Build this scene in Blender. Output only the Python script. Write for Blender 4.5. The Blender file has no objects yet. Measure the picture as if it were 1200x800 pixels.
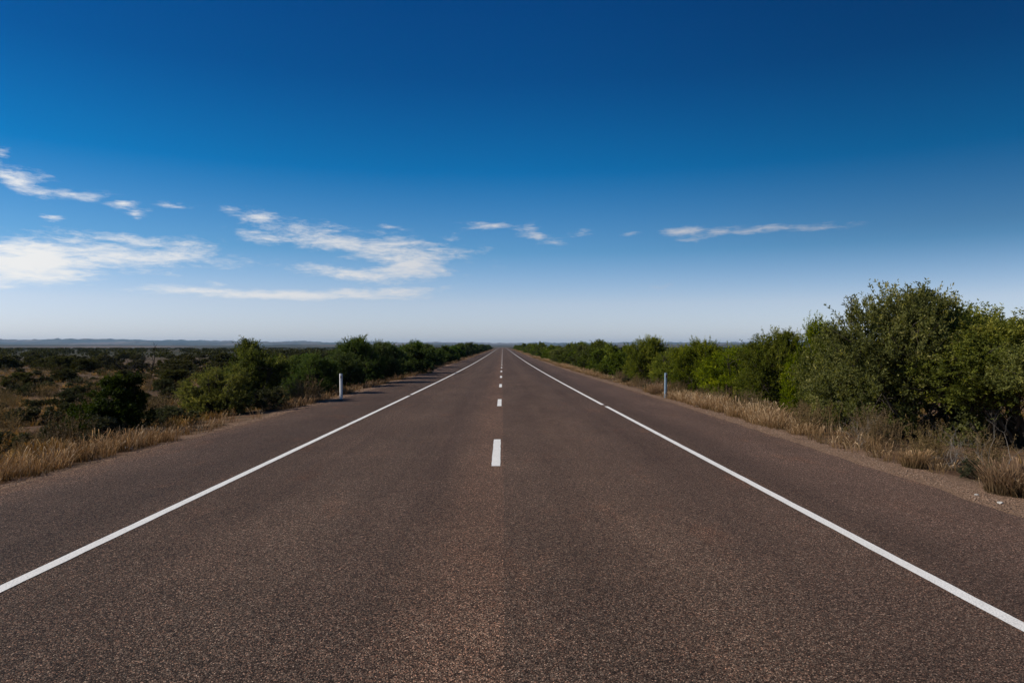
import bpy, math, random
import numpy as np
from mathutils import Vector, Matrix

C = bpy.context.scene
R = math.radians
rng = np.random.default_rng(7)
random.seed(7)

# ------------------------------------------------------------------ camera
F, CX, HY, EYE = 835.0, 589.0, 406.5, 1.74        # measured from the photograph (1200 px wide)
cam_d = bpy.data.cameras.new('camera')
cam = bpy.data.objects.new('camera', cam_d)
C.collection.objects.link(cam)
cam_d.sensor_width = 36.0
cam_d.lens = F / 1200 * 36
cam_d.clip_start, cam_d.clip_end = 0.05, 90000
cam.location = (0, 0, EYE)
cam.rotation_euler = (R(90) + math.atan(6.5 / F), 0, -math.atan(11 / F))
C.camera = cam

# ------------------------------------------------------------------ light
SUN_AZ, SUN_EL = -96.0, 32.0        # degrees from +Y towards +X, elevation
sd = Vector((math.sin(R(SUN_AZ)) * math.cos(R(SUN_EL)), math.cos(R(SUN_AZ)) * math.cos(R(SUN_EL)), math.sin(R(SUN_EL))))
sl = bpy.data.lights.new('sun', 'SUN')
sl.energy = 5.0
sl.angle = R(0.53)
sl.color = (1.0, 0.93, 0.82)
so = bpy.data.objects.new('sun', sl)
so.rotation_euler = sd.to_track_quat('Z', 'Y').to_euler()
C.collection.objects.link(so)

vs = C.view_settings
vs.view_transform = 'Standard'; vs.look = 'None'; vs.gamma = 1; vs.use_curve_mapping = False
vs.exposure = 0.0

W = bpy.data.worlds.new('World'); C.world = W
W.use_nodes = True
wt = W.node_tree; wt.nodes.clear()
def N(t, kind, **kw):
    n = t.nodes.new(kind)
    for k, v in kw.items(): setattr(n, k, v)
    return n
def mth(t, op, a, b=None, c=None, clamp=False):
    n = N(t, 'ShaderNodeMath', operation=op, use_clamp=clamp)
    for i, v in enumerate((a, b, c)):
        if v is None: continue
        if isinstance(v, (int, float)): n.inputs[i].default_value = v
        else: t.links.new(v, n.inputs[i])
    return n.outputs[0]
def mixc(t, fac, a, b, mode='MIX'):
    n = N(t, 'ShaderNodeMix', data_type='RGBA', blend_type=mode)
    for i, v in ((0, fac), (6, a), (7, b)):
        if isinstance(v, (int, float)): n.inputs[i].default_value = v
        elif isinstance(v, tuple): n.inputs[i].default_value = (*v, 1) if len(v) == 3 else v
        else: t.links.new(v, n.inputs[i])
    return n.outputs[2]
def ramp(t, fac, stops, interp='LINEAR'):
    n = N(t, 'ShaderNodeValToRGB'); cr = n.color_ramp; cr.interpolation = interp
    while len(cr.elements) < len(stops): cr.elements.new(0.5)
    for e, (p, c) in zip(cr.elements, stops):
        e.position = p; e.color = (*c, 1) if isinstance(c, tuple) else (c, c, c, 1)
    if fac is not None: t.links.new(fac, n.inputs[0])
    return n.outputs[0]
def noise(t, vec, scale, detail=4, rough=0.55, dist=0.0):
    n = N(t, 'ShaderNodeTexNoise')
    n.inputs['Scale'].default_value = scale; n.inputs['Detail'].default_value = detail
    n.inputs['Roughness'].default_value = rough; n.inputs['Distortion'].default_value = dist
    if vec is not None: t.links.new(vec, n.inputs['Vector'])
    return n.outputs['Fac']
def mapping(t, vec, scale=(1, 1, 1), loc=(0, 0, 0), rot=(0, 0, 0), kind='POINT'):
    n = N(t, 'ShaderNodeMapping', vector_type=kind)
    n.inputs['Scale'].default_value = scale; n.inputs['Location'].default_value = loc; n.inputs['Rotation'].default_value = rot
    t.links.new(vec, n.inputs['Vector'])
    return n.outputs[0]

sky = N(wt, 'ShaderNodeTexSky', sky_type='NISHITA', sun_disc=False)
sky.sun_elevation = R(SUN_EL); sky.sun_rotation = R(SUN_AZ)
sky.altitude = 250; sky.air_density = 1.0; sky.dust_density = 0.55; sky.ozone_density = 3.2
tc = N(wt, 'ShaderNodeTexCoord')
sep = N(wt, 'ShaderNodeSeparateXYZ'); wt.links.new(tc.outputs['Generated'], sep.inputs[0])
dx, dy, dz = sep.outputs
# deep polarised blue of a clear desert sky, by height above the horizon
elev = mth(wt, 'ARCSINE', dz)
azim = mth(wt, 'ARCTAN2', dx, dy)
eln = mth(wt, 'DIVIDE', elev, 0.6, clamp=True)
tint = ramp(wt, eln, [(0.0, (1.38, 1.39, 1.84)), (0.10, (1.30, 1.22, 1.46)), (0.22, (0.46, 0.83, 1.12)), (0.40, (0.01, 0.55, 0.93)), (0.60, (0.0, 0.35, 0.72)), (1.0, (0.0, 0.25, 0.62))])
base = mixc(wt, 1.0, sky.outputs[0], tint, 'MULTIPLY')
azd = N(wt, 'ShaderNodeMapRange', interpolation_type='SMOOTHSTEP'); wt.links.new(azim, azd.inputs[0])
azd.inputs[1].default_value = -.05; azd.inputs[2].default_value = .75; azd.inputs[3].default_value = 1.0; azd.inputs[4].default_value = .56
base = mixc(wt, 1.0, base, mixc(wt, mth(wt, 'MULTIPLY', eln, 4.0, clamp=True), (.92, .94, .96), azd.outputs[0]), 'MULTIPLY')
# high thin cloud, placed by azimuth and elevation
def ae(px, py):
    x, z = (px - CX) / F, (HY - py) / F
    return math.atan(x), math.atan(z * math.cos(math.atan(x)))
clouds = [  # px, py, half width, half height, tilt (deg, + = rising right), strength
 (22, 185, 22, 6, -10, .62), (2, 196, 26, 18, -20, .75), (35, 215, 45, 15, -12, .85), (85, 226, 50, 8, -3, .75), (150, 240, 17, 7, 0, .68), (195, 242, 34, 5, -3, .6),
 (168, 254, 14, 6, 0, .6), (62, 256, 18, 4, 0, .55), (40, 304, 150, 30, 3, 1.3), (150, 297, 150, 20, 0, 1.05), (170, 281, 100, 6, -3, .7), (70, 319, 75, 13, 0, 1.0), (4, 336, 40, 6, 0, .6),
 (300, 258, 42, 8, -12, .75), (305, 277, 52, 8, 3, .8), (345, 268, 60, 14, -10, .72), (400, 283, 80, 18, -8, .95), (460, 290, 85, 17, -6, .95), (485, 308, 58, 26, 12, 1.1), (415, 320, 90, 10, -4, 1.15), (400, 271, 40, 7, 0, .6),
 (345, 344, 200, 7, 0, 1.35), (470, 341, 75, 6, 4, 1.1), (257, 332, 18, 3, 0, .5),
 (455, 264, 26, 3, -4, .48), (575, 265, 45, 5, -2, .8), (622, 271, 22, 9, -20, .72), (652, 283, 28, 6, 0, .62), (677, 272, 16, 4, 0, .5),
 (740, 273, 14, 5, 0, .8), (812, 270, 44, 8, 0, .95), (850, 269, 60, 5, 0, .9), (912, 267, 100, 4.5, 1, .85), (775, 334, 28, 3, 0, .3), (545, 300, 40, 10, 0, .4)]
cv = N(wt, 'ShaderNodeCombineXYZ'); wt.links.new(azim, cv.inputs[0]); wt.links.new(elev, cv.inputs[1])
wv = mapping(wt, cv.outputs[0], scale=(9, 30, 1))
wn = N(wt, 'ShaderNodeTexNoise'); wn.inputs['Scale'].default_value = 1.0; wn.inputs['Detail'].default_value = 3; wt.links.new(wv, wn.inputs['Vector'])
wo = N(wt, 'ShaderNodeVectorMath', operation='SUBTRACT'); wt.links.new(wn.outputs['Color'], wo.inputs[0]); wo.inputs[1].default_value = (.5, .5, .5)
wm = N(wt, 'ShaderNodeVectorMath', operation='MULTIPLY'); wt.links.new(wo.outputs[0], wm.inputs[0]); wm.inputs[1].default_value = (.10, .022, 0)
wa = N(wt, 'ShaderNodeVectorMath', operation='ADD'); wt.links.new(cv.outputs[0], wa.inputs[0]); wt.links.new(wm.outputs[0], wa.inputs[1])
best = None
for px, py, hw, hh, tilt, st in clouds:
    a, e = ae(px, py)
    m = mapping(wt, wa.outputs[0], scale=(hw / F * math.cos(a) ** 2, hh / F * math.cos(a) * 1.15, 1), loc=(a, e, 0), rot=(0, 0, R(tilt)), kind='TEXTURE')
    ln = N(wt, 'ShaderNodeVectorMath', operation='LENGTH'); wt.links.new(m, ln.inputs[0])
    v = mth(wt, 'MULTIPLY_ADD', ln.outputs['Value'], -st, st)
    best = v if best is None else mth(wt, 'SMOOTH_MAX', best, v, 0.12)
n1 = noise(wt, mapping(wt, cv.outputs[0], scale=(14, 62, 1), rot=(0, 0, R(4))), 1.0, 7, 0.62, 0.5)
n2 = noise(wt, mapping(wt, cv.outputs[0], scale=(55, 210, 1), rot=(0, 0, R(-6))), 1.0, 7, 0.68, 0.5)
nn = mth(wt, 'ADD', mth(wt, 'MULTIPLY', mth(wt, 'SUBTRACT', n1, 0.52), 2.1), mth(wt, 'MULTIPLY', mth(wt, 'SUBTRACT', n2, 0.5), 1.25))
den = mth(wt, 'ADD', mth(wt, 'MAXIMUM', best, -1.0), nn)
mr = N(wt, 'ShaderNodeMapRange', interpolation_type='SMOOTHSTEP'); wt.links.new(den, mr.inputs[0])
mr.inputs[1].default_value = -0.05; mr.inputs[2].default_value = 1.15; mr.inputs[3].default_value = 0; mr.inputs[4].default_value = 1
# cloud is a little greyer and pinker away from the sun
azs = mth(wt, 'MULTIPLY_ADD', azim, 0.9, 0.55, clamp=True)
ccol = mixc(wt, azs, (9.2, 9.1, 8.9), (3.9, 4.3, 5.2))
fin = mixc(wt, mth(wt, 'MULTIPLY', mr.outputs[0], 0.96), base, ccol)
bg = N(wt, 'ShaderNodeBackground'); bg.inputs['Strength'].default_value = 0.1
wt.links.new(fin, bg.inputs['Color'])
wout = N(wt, 'ShaderNodeOutputWorld'); wt.links.new(bg.outputs[0], wout.inputs['Surface'])

# ------------------------------------------------------------------ helpers
def mesh_np(name, V, Fc, mats, k=4, smooth=False, attr=None, mi=None):
    V = np.asarray(V, np.float32); Fc = np.asarray(Fc, np.int32)
    me = bpy.data.meshes.new(name)
    me.vertices.add(len(V)); me.vertices.foreach_set('co', V.ravel())
    me.loops.add(Fc.size); me.loops.foreach_set('vertex_index', Fc.ravel())
    me.polygons.add(len(Fc)); me.polygons.foreach_set('loop_start', np.arange(len(Fc), dtype=np.int32) * k)
    if smooth: me.polygons.foreach_set('use_smooth', np.ones(len(Fc), bool))
    if mi is not None: me.polygons.foreach_set('material_index', np.asarray(mi, np.int32))
    if attr is not None:
        a = me.attributes.new('tint', 'FLOAT', 'POINT'); a.data.foreach_set('value', np.asarray(attr, np.float32))
    me.update(calc_edges=True); me.validate()
    for m in (mats if isinstance(mats, (list, tuple)) else [mats]): me.materials.append(m)
    return me
def link(name, data, parent=None, label=None, cat=None, group=None, kind=None, loc=None):
    o = bpy.data.objects.new(name, data); C.collection.objects.link(o)
    if parent: o.parent = parent
    if loc is not None: o.location = loc
    for k, v in (('label', label), ('category', cat), ('group', group), ('kind', kind)):
        if v: o[k] = v
    return o
def unit(v): return v / np.maximum(np.linalg.norm(v, axis=-1, keepdims=True), 1e-9)

def new_mat(name, rough=0.9, spec=0.2):
    m = bpy.data.materials.new(name); m.use_nodes = True
    t = m.node_tree; p = t.nodes['Principled BSDF']
    p.inputs['Roughness'].default_value = rough; p.inputs['Specular IOR Level'].default_value = spec
    return m, t, p
def objco(t): return N(t, 'ShaderNodeTexCoord').outputs['Object']
def bump(t, p, h, strength, dist):
    b = N(t, 'ShaderNodeBump'); b.inputs['Strength'].default_value = strength; b.inputs['Distance'].default_value = dist
    t.links.new(h, b.inputs['Height']); t.links.new(b.outputs[0], p.inputs['Normal'])

# ------------------------------------------------------------------ materials
def road_material():
    m, t, p = new_mat('chip_seal', 0.9, 0.12)
    co = objco(t); s = N(t, 'ShaderNodeSeparateXYZ'); t.links.new(co, s.inputs[0])
    big = noise(t, mapping(t, co, (1.2, .12, 1)), 1.0, 5, .6)
    xw = mth(t, 'ADD', s.outputs[0], mth(t, 'MULTIPLY', mth(t, 'SUBTRACT', big, .5), .55))
    xn = mth(t, 'MULTIPLY_ADD', xw, 1 / 14, 0.5)
    def q(x): return x / 14 + .5
    zone = ramp(t, xn, [(q(-6.4), (.098, .074, .064)), (q(-5.2), (.076, .057, .049)), (q(-4.2), (.058, .044, .038)), (q(-3.6), (.074, .055, .046)), (q(-2.6), (.094, .070, .058)), (q(-1.7), (.082, .062, .052)),
                        (q(-1.0), (.092, .068, .057)), (q(0.5), (.078, .058, .048)), (q(1.3), (.094, .069, .056)), (q(2.2), (.078, .058, .049)), (q(3.2), (.072, .053, .045)),
                        (q(3.7), (.056, .042, .037)), (q(4.5), (.088, .064, .056)), (q(5.6), (.090, .066, .057))])
    # redder strip left of the paving seam that runs along the middle
    fine = noise(t, mapping(t, co, (3, 1.0, 1)), 1.5, 4, .6)
    a = mth(t, 'GREATER_THAN', mth(t, 'ADD', s.outputs[0], mth(t, 'MULTIPLY', mth(t, 'SUBTRACT', fine, .5), .05)), 0.01)
    lft = N(t, 'ShaderNodeMapRange', interpolation_type='SMOOTHSTEP'); t.links.new(xw, lft.inputs[0])
    lft.inputs[1].default_value = -.95; lft.inputs[2].default_value = -.3
    strip = mth(t, 'MULTIPLY', lft.outputs[0], mth(t, 'SUBTRACT', 1.0, a))
    col = mixc(t, mth(t, 'MULTIPLY', strip, .8), zone, (.118, .080, .063))
    # rusty dust patches
    pn = noise(t, mapping(t, co, (1.3, .5, 1), loc=(3.1, 1.7, 0)), 1.0, 5, .65)
    pf = N(t, 'ShaderNodeMapRange', interpolation_type='SMOOTHSTEP'); t.links.new(pn, pf.inputs[0]); pf.inputs[1].default_value = .55; pf.inputs[2].default_value = .78
    col = mixc(t, mth(t, 'MULTIPLY', pf.outputs[0], .55), col, (.135, .074, .050))
    trk = None
    for xc in (-2.75, -1.15, 1.0, 2.45):
        g_ = mth(t, 'POWER', 2.718, mth(t, 'MULTIPLY', mth(t, 'POWER', mth(t, 'MULTIPLY', mth(t, 'SUBTRACT', xw, xc), 2.6), 2.0), -1.0))
        trk = g_ if trk is None else mth(t, 'MAXIMUM', trk, g_)
    tn = noise(t, mapping(t, co, (2.5, .06, 1), loc=(7, 2, 0)), 1.0, 5, .65)
    col = mixc(t, 1.0, col, mixc(t, mth(t, 'MULTIPLY', trk, ramp(t, tn, [(.35, 0.0), (.62, 1.0)])), (1, 1, 1), (.74, .73, .74)), 'MULTIPLY')
    pn2 = noise(t, mapping(t, co, (.9, .25, 1), loc=(9.1, 4.7, 0)), 1.0, 6, .6)
    col = mixc(t, 1.0, col, ramp(t, pn2, [(.3, .78), (.7, 1.22)]), 'MULTIPLY')
    ex = mth(t, 'ABSOLUTE', mth(t, 'ADD', s.outputs[0], .15))
    sn = noise(t, mapping(t, co, (2.2, 1.1, 1), loc=(5, 5, 0)), 1.0, 7, .7)
    sp = N(t, 'ShaderNodeMapRange', interpolation_type='SMOOTHSTEP'); t.links.new(mth(t, 'ADD', ex, mth(t, 'MULTIPLY', mth(t, 'SUBTRACT', sn, .5), 2.2)), sp.inputs[0])
    sp.inputs[1].default_value = 5.45; sp.inputs[2].default_value = 6.35
    col = mixc(t, mth(t, 'MULTIPLY', sp.outputs[0], .48), col, (.165, .105, .072))
    # the single stones
    v = N(t, 'ShaderNodeTexVoronoi', feature='F1'); v.inputs['Scale'].default_value = 122; t.links.new(co, v.inputs['Vector'])
    sc = N(t, 'ShaderNodeSeparateColor'); t.links.new(v.outputs['Color'], sc.inputs[0])
    st = ramp(t, sc.outputs[0], [(0, .14), (.32, .42), (.6, 1.0), (.85, 1.75), (.96, 2.8), (1, 4.8)])
    col = mixc(t, 1.0, col, st, 'MULTIPLY')
    hue = ramp(t, sc.outputs[1], [(0, (1.18, .93, .84)), (.5, (1, 1, 1)), (1, (.9, 1.03, 1.08))])
    col = mixc(t, 1.0, col, hue, 'MULTIPLY')
    gap = ramp(t, v.outputs['Distance'], [(.0, 1.15), (.45, 1.0), (.85, .18)])
    col = mixc(t, 1.0, col, gap, 'MULTIPLY')
    mid = noise(t, co, 30, 3, .75)
    col = mixc(t, 1.0, col, ramp(t, mid, [(.32, .60), (.68, 1.45)]), 'MULTIPLY')
    col = mixc(t, 1.0, col, (1.34, 1.19, .99), 'MULTIPLY')
    t.links.new(col, p.inputs['Base Color'])
    h = mth(t, 'SUBTRACT', mth(t, 'MULTIPLY', sc.outputs[2], .5), v.outputs['Distance'])
    bump(t, p, h, 0.75, 0.006)
    return m
def paint_material():
    m, t, p = new_mat('line_paint', 0.7, 0.3)
    co = objco(t)
    v = N(t, 'ShaderNodeTexVoronoi'); v.inputs['Scale'].default_value = 78; t.links.new(co, v.inputs['Vector'])
    n = noise(t, co, 3.0, 6, .7)
    col = mixc(t, 1.0, ramp(t, n, [(.3, (.82, .79, .73)), (.65, (.92, .89, .83))]), ramp(t, v.outputs['Distance'], [(.35, 1.0), (1.0, .72)]), 'MULTIPLY')
    worn = noise(t, co, 34, 5, .75)
    wf = N(t, 'ShaderNodeMapRange'); t.links.new(worn, wf.inputs[0]); wf.inputs[1].default_value = .66; wf.inputs[2].default_value = .74
    col = mixc(t, mth(t, 'MULTIPLY', wf.outputs[0], .75), col, (.16, .125, .105))
    t.links.new(col, p.inputs['Base Color'])
    bump(t, p, mth(t, 'MULTIPLY', v.outputs['Distance'], -1.0), .4, .004)
    return m
def ground_material():
    m, t, p = new_mat('red_soil', 0.95, 0.1)
    co = objco(t); s = N(t, 'ShaderNodeSeparateXYZ'); t.links.new(co, s.inputs[0])
    n1 = noise(t, co, .35, 7, .62)
    soil = ramp(t, n1, [(.3, (.090, .050, .029)), (.5, (.145, .080, .045)), (.7, (.21, .130, .080))])
    n2 = noise(t, mapping(t, co, (1, 1, 1), loc=(20, 4, 0)), 1.7, 6, .65)
    lit = N(t, 'ShaderNodeMapRange', interpolation_type='SMOOTHSTEP'); t.links.new(n2, lit.inputs[0]); lit.inputs[1].default_value = .42; lit.inputs[2].default_value = .62
    col = mixc(t, mth(t, 'MULTIPLY', lit.outputs[0], .7), soil, (.075, .062, .034))     # leaf litter and ground cover
    # distant scrub cover
    d = N(t, 'ShaderNodeVectorMath', operation='LENGTH'); t.links.new(co, d.inputs[0])
    n3 = noise(t, mapping(t, co, (.010, .0035, .01)), 1.0, 8, .62)
    cover = ramp(t, n3, [(.35, (.030, .034, .018)), (.52, (.048, .046, .026)), (.66, (.095, .070, .046))])
    df = N(t, 'ShaderNodeMapRange'); t.links.new(d.outputs['Value'], df.inputs[0]); df.inputs[1].default_value = 45; df.inputs[2].default_value = 260
    col = mixc(t, df.outputs[0], col, cover)
    # pale gravel of the verge
    ax = mth(t, 'ABSOLUTE', mth(t, 'ADD', s.outputs[0], .1))
    e = mth(t, 'ADD', ax, mth(t, 'MULTIPLY', mth(t, 'SUBTRACT', noise(t, co, 1.3, 4, .6), .5), 1.2))
    gf = N(t, 'ShaderNodeMapRange', interpolation_type='SMOOTHSTEP'); t.links.new(e, gf.inputs[0]); gf.inputs[1].default_value = 6.9; gf.inputs[2].default_value = 6.35
    v = N(t, 'ShaderNodeTexVoronoi'); v.inputs['Scale'].default_value = 75; t.links.new(co, v.inputs['Vector'])
    sc = N(t, 'ShaderNodeSeparateColor'); t.links.new(v.outputs['Color'], sc.inputs[0])
    grav = mixc(t, 1.0, (.235, .148, .096), ramp(t, sc.outputs[0], [(0, .45), (.6, 1.0), (1, 1.9)]), 'MULTIPLY')
    col = mixc(t, gf.outputs[0], col, grav)
    n4 = noise(t, co, 38, 4, .7)
    col = mixc(t, 1.0, col, ramp(t, n4, [(.3, .7), (.7, 1.3)]), 'MULTIPLY')
    t.links.new(col, p.inputs['Base Color'])
    bump(t, p, mth(t, 'ADD', mth(t, 'MULTIPLY', noise(t, co, 9, 6, .7), 1.0), mth(t, 'MULTIPLY', v.outputs['Distance'], -.25)), .8, .05)
    return m
def hill_material():
    m, t, p = new_mat('range_scrub', 1.0, 0.0)
    co = objco(t)
    n1 = noise(t, mapping(t, co, (.0011, .00045, .004)), 1.0, 8, .6)
    col = ramp(t, n1, [(.36, (.035, .040, .028)), (.50, (.070, .064, .045)), (.62, (.17, .12, .09)), (.74, (.28, .21, .17))])
    n2 = noise(t, mapping(t, co, (.006, .003, .03)), 1.0, 5, .6)
    col = mixc(t, 1.0, col, ramp(t, n2, [(.3, .6), (.7, 1.35)]), 'MULTIPLY')
    t.links.new(col, p.inputs['Base Color'])
    return m
def leaf_material(name, dark, light, tip, trans=0.3, tt=(1.5, 1.45, .55)):
    m, t, p = new_mat(name, 0.6, 0.06)
    at = N(t, 'ShaderNodeAttribute', attribute_name='tint')
    oi = N(t, 'ShaderNodeObjectInfo')
    col = ramp(t, at.outputs['Fac'], [(0, dark), (.62, light), (1, tip)])
    hs = N(t, 'ShaderNodeHueSaturation'); t.links.new(col, hs.inputs['Color'])
    t.links.new(mth(t, 'MULTIPLY_ADD', oi.outputs['Random'], .028, .488), hs.inputs['Hue'])
    t.links.new(mth(t, 'MULTIPLY_ADD', oi.outputs['Random'], .40, .78), hs.inputs['Saturation'])
    wn = N(t, 'ShaderNodeTexWhiteNoise', noise_dimensions='1D'); t.links.new(mth(t, 'MULTIPLY', oi.outputs['Random'], 91.7), wn.inputs['W'])
    t.links.new(mth(t, 'MULTIPLY_ADD', wn.outputs['Value'], .40, .80), hs.inputs['Value'])
    t.links.new(hs.outputs[0], p.inputs['Base Color'])
    tr = N(t, 'ShaderNodeBsdfTranslucent')
    tcol = mixc(t, 1.0, hs.outputs[0], tt, 'MULTIPLY'); t.links.new(tcol, tr.inputs['Color'])
    mx = N(t, 'ShaderNodeMixShader'); mx.inputs[0].default_value = trans
    t.links.new(p.outputs[0], mx.inputs[1]); t.links.new(tr.outputs[0], mx.inputs[2])
    t.links.new(mx.outputs[0], t.nodes['Material Output'].inputs['Surface'])
    return m
def wood_material(name, a, b, sc=25):
    m, t, p = new_mat(name, 0.9, 0.15)
    n = noise(t, mapping(t, objco(t), (1, 1, .2)), sc, 5, .7)
    t.links.new(ramp(t, n, [(.3, a), (.7, b)]), p.inputs['Base Color'])
    bump(t, p, n, .5, .01)
    return m
def plain_material(name, a, b, rough=.5, sc=6, spec=.4):
    m, t, p = new_mat(name, rough, spec)
    n = noise(t, objco(t), sc, 5, .65)
    t.links.new(ramp(t, n, [(.35, a), (.65, b)]), p.inputs['Base Color'])
    return m

def dusty(m, w, tint):
    p = m.node_tree.nodes['Principled BSDF']; p.inputs['Sheen Weight'].default_value = w; p.inputs['Sheen Roughness'].default_value = .3; p.inputs['Sheen Tint'].default_value = (*tint, 1)
M_road, M_paint, M_ground, M_hill = road_material(), paint_material(), ground_material(), hill_material()
M_leaf = leaf_material('acacia_leaves', (.034, .047, .010), (.158, .174, .024), (.48, .43, .07), .45)
M_leafm = leaf_material('hedge_leaves', (.028, .042, .010), (.100, .122, .020), (.26, .27, .05), .38)
M_dark = leaf_material('dark_shrub_leaves', (.018, .025, .007), (.036, .046, .010), (.08, .09, .02), .25)
M_yell = leaf_material('yellow_green_leaves', (.025, .042, .008), (.085, .115, .014), (.36, .38, .030), .42)
M_scrub = leaf_material('scrub_leaves', (.026, .027, .010), (.056, .054, .020), (.12, .105, .042), .28)
M_grey = leaf_material('saltbush_leaves', (.030, .034, .018), (.062, .064, .032), (.13, .12, .06), .2)
M_dryb = leaf_material('dry_shrub_leaves', (.060, .040, .022), (.125, .088, .046), (.30, .22, .12), .2)
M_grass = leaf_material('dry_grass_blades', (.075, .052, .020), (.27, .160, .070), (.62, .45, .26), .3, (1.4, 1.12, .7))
M_wood = wood_material('grey_bark', (.030, .023, .017), (.080, .064, .050))
M_dead = wood_material('bleached_dead_wood', (.10, .085, .07), (.30, .26, .22))
M_stalk = wood_material('dry_stalks', (.11, .068, .032), (.34, .22, .105))
M_post = plain_material('post_white', (.62, .62, .61), (.78, .78, .76), .5, 9)
M_post_shade = plain_material('post_shade_blue_grey', (.13, .19, .25), (.20, .27, .33), .6, 9)  # right post: its bluish shade is put into the base colour
M_refl = plain_material('reflector_red', (.10, .008, .008), (.16, .012, .01), .2, 40)
M_clip = plain_material('reflector_housing', (.03, .03, .035), (.05, .05, .05), .5, 20)
M_char = wood_material('dark_dead_wood', (.012, .010, .008), (.035, .028, .022))
M_fence = wood_material('weathered_post_wood', (.040, .030, .024), (.10, .08, .062))
M_stone = plain_material('white_quartz', (.34, .31, .27), (.56, .53, .48), .8, 30)
M_peb = plain_material('pebble', (.12, .075, .05), (.32, .22, .155), .9, 3)

dusty(M_road, .06, (1, .62, .50))
# ------------------------------------------------------------------ terrain
PY = np.array([-60, -20, 0, 20, 40, 60, 90, 150, 240, 400, 600, 800, 950, 1200, 1600, 2200], float)
PZ = np.array([.39, .13, 0, -.13, -.25, -.32, -.37, -.31, -.12, .25, .62, .86, .93, .45, -.4, -.6], float)
YS = np.unique(np.concatenate([np.arange(-30, 60, 1.0), np.arange(60, 200, 4), np.arange(200, 600, 12), np.arange(600, 1300, 25), np.arange(1300, 2200, 60)]))
tmp = np.interp(np.arange(-60, 2201, 1.0), PY, PZ); ker = np.hanning(41); ker /= ker.sum()
sm = np.convolve(np.pad(tmp, 20, mode='edge'), ker, 'valid')
ZS = np.interp(YS, np.arange(-60, 2201, 1.0), sm)
def prof(y): return np.interp(y, YS, ZS)
def vnoise(x, y, seed=0):
    xi, yi = np.floor(x), np.floor(y); fx, fy = x - xi, y - yi
    fx, fy = fx * fx * (3 - 2 * fx), fy * fy * (3 - 2 * fy)
    def h(a, b):
        s = np.sin(a * 127.1 + b * 311.7 + seed * 74.7) * 43758.5453
        return s - np.floor(s)
    return (h(xi, yi) * (1 - fx) + h(xi + 1, yi) * fx) * (1 - fy) + (h(xi, yi + 1) * (1 - fx) + h(xi + 1, yi + 1) * fx) * fy
def edge_l(y): return -np.interp(y, [0, 9, 27, 60], [6.38, 6.36, 6.0, 6.0])
def edge_r(y): return np.interp(y, [0, 6, 12, 26, 90], [5.36, 5.42, 5.58, 5.76, 5.75])
def gz(x, y):
    x, y = np.broadcast_arrays(np.asarray(x, float), np.asarray(y, float))
    ax = np.abs(x + .1)
    near = np.clip(1 - (ax - 8) / 70, 0, 1); near = near * near * (3 - 2 * near)
    pr = prof(np.clip(y, -30, 2190))
    drop = np.interp(ax, [0, 6.3, 7.6, 10, 30, 60], [.025, .03, .14, .38, .55, .6])
    drop = np.where(x > 0, np.interp(ax, [0, 6.2, 7.4, 10, 40], [.025, .03, .10, .28, .45]), drop)
    b = (vnoise(x * .55, y * .55, 1) - .5) * .16 * np.clip((ax - 6.8) / 3, 0, 1)
    r = np.hypot(x, y)
    und = (vnoise(x / 90, y / 90, 2) - .5) * .9 * np.clip((ax - 25) / 90, 0, 1) * np.clip((1600 - r) / 700, .25, 1)
    far = np.clip((r - 1200) / 2500, 0, 1)
    return pr * np.maximum(near, 0.0) * (1 - far) - drop + b + und * (1 - far) - .3 * (1 - near) - .6 * far
def grid(xs, ys, zf):
    X, Y = np.meshgrid(xs, ys); Z = zf(X, Y)
    V = np.stack([X, Y, Z], -1).reshape(-1, 3)
    n, m_ = len(ys), len(xs)
    i = (np.arange(n - 1)[:, None] * m_ + np.arange(m_ - 1)[None, :]).ravel()
    return V, np.stack([i, i + 1, i + m_ + 1, i + m_], 1)
xp = np.concatenate([np.arange(0, 5.2, .9), np.arange(5.2, 16, .3), np.arange(16, 60, 1.5), np.geomspace(60, 19000, 70)])
xs = np.unique(np.round(np.concatenate([-xp, xp]), 3))
ys = np.unique(np.concatenate([-np.geomspace(30, 19000, 12), YS, np.geomspace(2200, 19000, 25)]))
V, Fc = grid(xs, ys, gz)
link('ground', mesh_np('ground', V, Fc, M_ground, smooth=True), kind='structure')

# far hills: one height field in a wide ring ahead and to both sides
az = np.radians(np.arange(-75, 75.01, .09)); rr = np.geomspace(3000, 18500, 90)
A, RR = np.meshgrid(az, rr)
def fb(a, s, sc): return sum(vnoise(a * sc * 2 ** k + 31 * k, np.full_like(a, s + k * 7.3), s) * .5 ** (k + 1) for k in range(5))
pxs = CX + F * np.tan(np.clip(A, -1.2, 1.2))
def ridge(r0, w, topx, topy, seed, amp, sc):
    tp = np.interp(pxs, topx, topy) / F * r0 / np.cos(A) ** 0
    prof_ = np.exp(-((RR - r0) / w) ** 2)
    wig = fb(A, seed, sc) - .48
    wig = np.tanh(wig * 7) * .5 * amp + wig * amp * .6
    hgt = (tp * (1 + wig)) * prof_
    return hgt * (1 + .25 * (vnoise(A * 220, RR / 260, seed + 5) - .5))
H = ridge(14500, 1500, [-2500, 0, 300, 450, 590, 760, 900, 3500], [8.0, 7.8, 6.6, 5.6, 5.4, 5.0, 5.0, 3], 3, .20, 22)
H = np.maximum(H, ridge(11500, 900, [-2500, 0, 230, 330, 470, 600, 900, 3500], [5.4, 5.4, 6.0, 5.8, 3.6, 4.4, 3.4, 3.0], 9, .42, 15))
H = np.maximum(H, ridge(7200, 2200, [-2500, 0, 200, 520, 640, 900, 3500], [3.2, 3.2, 2.6, 2.8, 1.8, 3.2, 3], 14, .3, 8))
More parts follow.
